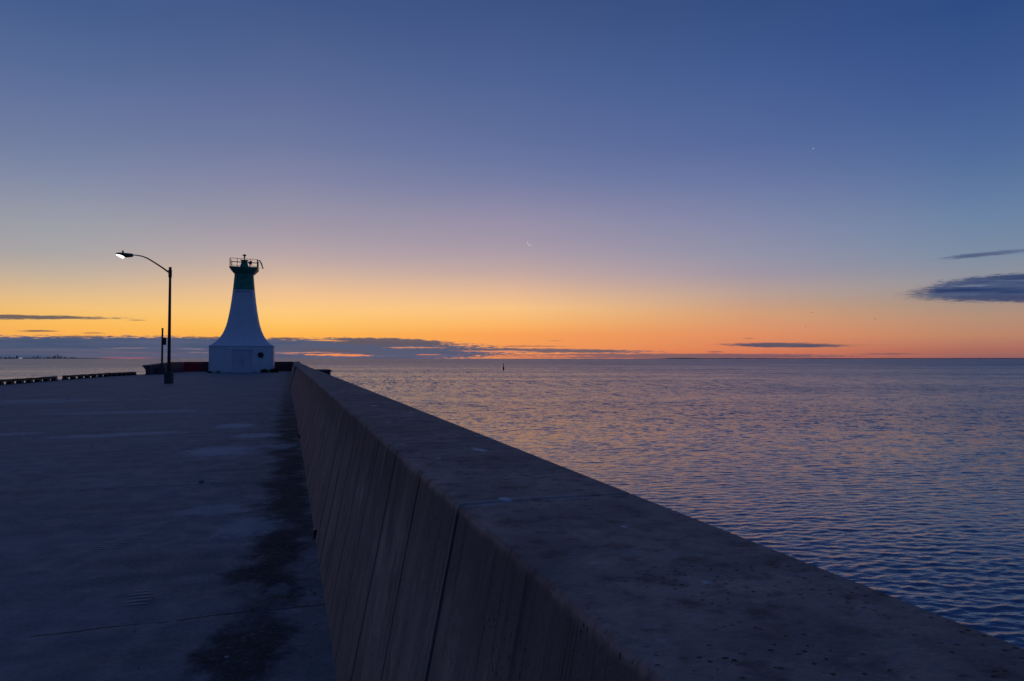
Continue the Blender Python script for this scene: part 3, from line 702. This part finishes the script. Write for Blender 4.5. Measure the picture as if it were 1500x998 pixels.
def build_sign_post():
    root = empty('sign_post', W(-12.55, 78.6), PA)
    tag(root, 'slim dark post with a small box sign on a squat base, left of the lighthouse', 'sign post')
    b = bmesh.new(); loft(b, [octo(h, h, .05, z) for z, h in ((0, .46), (.25, .44), (.9, .26), (1.15, .14))]); link('base', b, M['rough'], root)
    b = bmesh.new(); tube(b, [(0, 0, 1.152), (0, 0, 4.70)], [.10, .085], 10); tube(b, [(0, 0, 4.66), (0, 0, 4.76)], .11, 10); link('post', b, M['black'], root)
    b = bmesh.new(); box(b, .06, .36, -.09, .09, 3.02, 3.78, .015); sb = link('sign_box', b, M['rust'], root)
    b = bmesh.new(); box(b, .09, .33, -.105, -.092, 3.08, 3.72, .004); link('sign_face', b, M['rail'], sb)

# ------------------------------------------------------------------ bull rails on the left edge
def build_bull_rails():
    specs = [((-16.85, 47.6), (-16.2, 57.7), 'longest timber bull rail on blocks, cut off by the left of the view', 8),
             ((-16.2, 59.7), (-15.55, 69.6), 'middle timber bull rail raised on blocks along the left pier edge', 7),
             ((-15.5, 69.9), (-14.35, 75.0), 'short timber bull rail on blocks, nearest the pier end wall', 6)]
    for (a, b_, lab, n) in specs:
        A = W(*a); B = W(*b_); d = B - A; L = d.length; rz = math.atan2(d.y, d.x)
        root = empty('bull_rail', A, rz); tag(root, lab, 'bull rail', 'bull rails along the left pier edge')
        bm = bmesh.new(); seg = 24; rings = []
        for i in range(seg + 1):
            x = L * i / seg; z = .012 * math.sin(i * 1.3 + n); y = .01 * math.sin(i * .9)
            rings.append([Vector((x, y + sy * w, z + zz)) for sy, w, zz in ((-1, .13, .16), (-1, .125, .30), (1, .125, .31), (1, .13, .16))])
        loft(bm, rings); link('timber', bm, M['timber'], root)
        for i in range(n):
            x = .22 + (L - .44) * i / (n - 1); bm = bmesh.new()
            loft(bm, [[Vector((x + sx * w, sy * .15, z)) for sx, sy in ((-1, -1), (1, -1), (1, 1), (-1, 1))] for z, w in ((-.02, .26), (.158, .17))])
            link('support_block', bm, M['black'], root)

# ------------------------------------------------------------------ things on and over the water
def build_buoy():
    root = empty('spar_buoy', (-.0125 * 218, 218, WATER), 0)
    tag(root, 'small dark spar buoy standing out on the open lake', 'buoy')
    b = bmesh.new(); lathe(b, [(.20, -.5), (.27, .0), (.27, .75), (.22, .95), (.12, 1.05)], n=14); link('float_body', b, M['buoy'], root)
    b = bmesh.new(); lathe(b, [(.10, 1.052), (.08, 1.5), (.13, 1.56), (.13, 1.86), (.05, 1.98)], n=12); link('top_mark', b, M['buoy'], root)

def build_duck():
    d = pix_dir(568, 556); k = (EYE - WATER) / -d.z
    p = Vector((d.x * k, d.y * k, WATER))
    b = bmesh.new()
    loft(b, [[Vector((x, w * math.cos(2 * PI * j / 8), zc + hh * math.sin(2 * PI * j / 8))) for j in range(8)] for x, w, zc, hh in ((-.30, .02, .14, .02), (-.22, .09, .09, .07), (-.05, .14, .07, .11), (.12, .12, .07, .10), (.22, .06, .12, .08))])
    tube(b, [(.18, 0, .12), (.24, 0, .26), (.27, 0, .30)], [.055, .04, .05], 8); tube(b, [(.27, 0, .30), (.40, 0, .28)], [.05, .012], 6)
    o = link('waterbird', b, M['bird'], None, p, .3, smooth=True); o.scale = (.6, .6, .6); tag(o, 'tiny dark waterbird floating on the lake beyond the parapet', 'bird')

def gull():
    b = bmesh.new()
    loft(b, [[Vector((x, w * math.cos(2 * PI * j / 8), w * .9 * math.sin(2 * PI * j / 8))) for j in range(8)] for x, w in ((-.30, .012), (-.15, .06), (.05, .075), (.2, .04), (.27, .012))])
    for s in (-1, 1):
        loft(b, [[Vector((x0, s * y, z)), Vector((x1, s * y, z)), Vector((x1, s * y, z + .015)), Vector((x0, s * y, z + .015))] for x0, x1, y, z in ((-.08, .12, .05, .03), (-.05, .13, .3, .15), (-.12, .02, .62, .06))])
    return b
def build_gulls():
    src = None
    for (px, py, D, rz, lab) in ((1190, 458, 330, .4, 'tiny gull in flight, highest of the specks left of the cloud bank'),
                            (1282, 467.5, 300, 1.8, 'tiny gull in flight, rightmost speck under the blue cloud bank'),
                            (1180, 478, 380, 2.8, 'tiny gull in flight, lowest speck over the orange horizon')):
        p = Vector((0, 0, EYE)) + pix_dir(px, py) * D
        if src is None: o = link('gull', gull(), M['bird'], None, p, rz, smooth=True); src = o
        else: o = src.copy(); COL.objects.link(o); o.location = p; o.rotation_euler = (0, 0, rz)
        tag(o, lab, 'bird', 'distant gulls in the sky')

def build_moon():
    D = 250000.0; d = pix_dir(777.3, 355.3); r = D * .0048
    right = Vector((d.y, -d.x, 0)).normalized(); up = right.cross(d).normalized()
    # crescent: the sunlit lune of a ball, thin towards its horns, opening up-right
    ax = (right * math.cos(R(-132)) + up * math.sin(R(-132))).normalized()      # towards the sun
    nrm = ax.cross(d).normalized()                                               # horn axis
    bm = bmesh.new(); rows = []
    for i in range(25):
        la = R(-72 + 144 * i / 24); row = []
        for j in range(7):
            lo = R(0 + 24 * j / 6)
            p = nrm * math.sin(la) + (ax * math.cos(lo) - d * math.sin(lo)) * math.cos(la)
            row.append(p * r)
        for j in range(6, -1, -1):
            lo = R(0 + 24 * j / 6)
            p = nrm * math.sin(la) + (ax * math.cos(lo) - d * math.sin(lo)) * math.cos(la)
            row.append(p * r * .93)
        rows.append(row)
    loft(bm, rows)
    o = link('moon', bm, M['moon'], None, d * D); tag(o, 'thin pale crescent moon high above the horizon', 'moon')
    d = pix_dir(1191.2, 217.6)
    bm = bmesh.new(); bmesh.ops.create_icosphere(bm, subdivisions=2, radius=D * .00055)
    o = link('planet', bm, M['star'], None, d * D); tag(o, 'single bright planet, a white point in the blue upper right sky', 'planet')

def build_shore_all():
    def strip(x0, x1, hf, lab, D):
        bm = bmesh.new(); n = 80; F = []
        for i in range(n + 1):
            px = x0 + (x1 - x0) * i / n; X = (px - 750) / 1000 * D; h = hf(px) * D / 1000
            F.append([Vector((X, D, WATER - 5)), Vector((X, D + 5, WATER + h * .8)), Vector((X, D + 600, WATER + h)), Vector((X, D + 4000, WATER - 5))])
        loft(bm, F); o = link('distant_shore', bm, M['shore']); tag(o, lab, None, None, 'structure')
    nz = lambda px: .25 * noise.noise(Vector((px * .02, 0, 0))) + .15 * noise.noise(Vector((px * .11, 3, 0)))
    strip(935, 1700, lambda px: max(.12, min(1, (px - 935) / 70) * (.75 + nz(px)) + (.5 * math.exp(-((px - 1000) / 22) ** 2))), 'low dark far shore on the right horizon', 38000)
    strip(-160, 128, lambda px: max(.10, .75 + nz(px)), 'low dark far shore on the left horizon', 41000)

def build_city():
    D = 40000.0; rng = random.Random(11)
    tall = {25: 3.4, 55.5: 3.2, 49: 2.4, 14: 2.2, 18: 2.0}
    spec = []
    for px in (-6, 2, 8, 9.5, 14, 16, 18.5, 21, 25, 28, 32, 41, 44, 49, 52, 55.5, 59, 66, 70, 73, 76, 78.5, 80.5, 82, 86, 88, 90, 92.5, 95, 98, 101, 104, 106, 108.5, 111):
        h = rng.uniform(1.3, 2.1)
        if 76 < px < 92: h = rng.uniform(2.3, 3.7)
        h = tall.get(px, h); spec.append((px, h, rng.uniform(.5, 1.2)))
    src = None
    def tower_mesh(w, h):
        b = bmesh.new(); box(b, -w, w, -w, w, -5, h * .86); box(b, -w * .7, w * .7, -w * .7, w * .7, h * .86 + .1, h); return b
    for px, h, w in spec:
        o = link('distant_tower', tower_mesh(w * 22, h * 52), M['city'], None, ((px - 750) / 1000 * D, D, WATER))
        if px == 25: lab = 'hazy slab tower, tallest at the left end of the far skyline'
        elif px == 55.5: lab = 'hazy slim tower standing alone in the middle of the far skyline'
        else: lab = 'small hazy tower block in the far city skyline on the left horizon'
        tag(o, lab, 'tower', 'towers of the far city skyline')
    root = empty('broadcast_tower', ((84 - 750) / 1000 * D, D, WATER))
    tag(root, 'faint needle-shaped broadcast tower rising above the far city skyline', 'tower')
    b = bmesh.new(); lathe(b, [(22, -5), (12, 120), (8, 215)], n=10); link('shaft', b, M['city'], root)
    b = bmesh.new(); lathe(b, [(10, 215.5), (26, 225), (26, 238), (10, 248)], n=12); link('pod', b, M['city'], root)
    b = bmesh.new(); lathe(b, [(6, 248.5), (5, 290), (2, 345)], n=8); link('mast', b, M['city'], root)
    for i, px in enumerate((34.0, 36.0, 37.6)):
        root = empty('floodlit_building', ((px - 750) / 1000 * D, D - 300, WATER))
        tag(root, ['left', 'middle', 'right'][i] + ' of the three low floodlit waterfront buildings in the far skyline', 'building', 'floodlit buildings on the far shore')
        b = bmesh.new(); box(b, -22, 22, 0, 40, -5, 50); link('wall', b, M['city'], root)
        b = bmesh.new(); box(b, -14, 14, -4, -1, 14, 44); link('floodlight', b, M['flood'], root)

def build_weeds():
    rng = random.Random(3)
    def clump(x, t, r, h, n, lab):
        b = bmesh.new()
        for i in range(n):
            a = rng.uniform(0, 2 * PI); q = r * rng.random() ** .5; px, py = q * math.cos(a), q * math.sin(a) * .5
            hh = h * rng.uniform(.4, 1) * (1 - .4 * q / r); lean = rng.uniform(0, .5) * hh; a2 = rng.uniform(0, 2 * PI); w = rng.uniform(.012, .03)
            tip = Vector((px + lean * math.cos(a2), py + lean * math.sin(a2), hh)); m = Vector((px, py, 0)).lerp(tip, .5) + Vector((0, 0, hh * .1))
            s = Vector((-math.sin(a2), math.cos(a2), 0)) * w
            v = [b.verts.new(p) for p in (Vector((px, py, 0)) - s * .5, Vector((px, py, 0)) + s * .5, m + s, m - s, tip)]
            b.faces.new((v[0], v[1], v[2], v[3])); b.faces.new((v[3], v[2], v[4]))
            for k in range(2):
                c = m.lerp(tip, rng.random()); L = rng.uniform(.05, .12); dd = Vector((rng.uniform(-1, 1), rng.uniform(-1, 1), rng.uniform(-.2, .8))).normalized(); e = dd.cross(Vector((0, 0, 1))).normalized() * L * .3
                u = [b.verts.new(p) for p in (c, c + dd * L * .5 + e, c + dd * L, c + dd * L * .5 - e)]; b.faces.new(u)
        o = link('weed_clump', b, M['leaf'], None, W(x, t), PA); tag(o, lab, 'weeds', 'weeds at the foot of the lighthouse')
    clump(-2.7, 83.45, .42, .55, 260, 'dark bushy weed clump at the right front foot of the lighthouse, left of its pair')
    clump(-1.65, 83.7, .48, .62, 300, 'dark weed clump hugging the lower right corner of the lighthouse')
    clump(-8.5, 83.5, .25, .25, 120, 'low dark weed tuft at the lower left corner of the lighthouse')
    clump(-7.6, 83.5, .18, .2, 70, 'smallest weed tuft, at the foot of the white wall left of the door')

def stone_mesh(rng, r):
    b = bmesh.new(); bmesh.ops.create_icosphere(b, subdivisions=2, radius=r); off = Vector((rng.random() * 9, rng.random() * 9, 0))
    for v in b.verts: v.co *= 1 + .5 * noise.noise(v.co / r * 1.1 + off); v.co.z *= .6
    for v in b.verts: v.co.z += r * .3
    return b
def build_stones():
    rng = random.Random(8)
    def g(px, py):
        d = pix_dir(px, py); k = EYE / -d.z; return Vector((d.x * k, d.y * k, 0))
    o = link('stone', stone_mesh(rng, .036), M['grit'], None, g(295, 707)); tag(o, 'flat dark stone on the deck, larger of the two near the crack', 'stone')
    bmesh_s = stone_mesh(rng, .025)
    o = link('stone', bmesh_s, M['stone'], None, g(311, 706)); tag(o, 'small pale stone just right of the flat dark one', 'stone')
    for px, py, r, lab in ((388, 738.5, .017, 'pale pebble on the dark stain, nearer the lighthouse'), (410, 730.5, .014, 'pale pebble close to the wall foot beside another'), (461, 914, .011, 'pale pebble nearest the viewer at the wall foot'), (332, 964, .012, 'pale pebble on the black stain at the bottom of the view'),
                        (134, 654, .028, 'pale pebble alone on the left part of the deck'), (101, 585.5, .05, 'pale pebble far out on the left deck below the timber rails'), (1, 596, .06, 'pale stone at the extreme left edge of the deck')):
        o = link('pebble', stone_mesh(rng, r), M['stone'], None, g(px, py)); tag(o, lab, 'pebble')
    # fine grit, uncountable
    bm = bmesh.new()
    for i in range(1500):
        t = 2.5 + 30 * rng.random() ** 1.6
        x = .2 - abs(rng.gauss(0, .5)) if rng.random() < .5 else rng.uniform(-7, .2)
        r = rng.uniform(.0015, .005) * (1 + t * .03)
        b = bmesh.new(); bmesh.ops.create_icosphere(b, subdivisions=0 + 1, radius=r)
        for v in b.verts: v.co = Vector((v.co.x * rng.uniform(.6, 1.3) + x, v.co.y + t, v.co.z * .6 + r * .4 + .004))
        merge(bm, b)
    o = link('grit', bm, M['grit'], None, (0, 0, 0), PA); tag(o, 'fine grit strewn over the deck', None, None, 'stuff')

# ------------------------------------------------------------------ build
make_materials()
M['grit'] = plain('grit_grains', (.22, .21, .2), .9, scale=3); M['rustdark'] = plain('faded_ring_paint', (.05, .03, .035), .6)
build_world()
build_water(); build_pier(); build_wall(); build_end_walls(); build_block()
build_lighthouse(); build_life_ring(); build_lamp(); build_sign_post(); build_bull_rails()
build_buoy(); build_duck(); build_gulls(); build_moon(); build_shore_all(); build_city(); build_weeds(); build_stones()

sc.view_settings.view_transform = 'Standard'; sc.view_settings.look = 'None'
sc.view_settings.exposure = 0; sc.view_settings.gamma = 1
sc.cycles.use_denoising = True
sc.cycles.max_bounces = 5
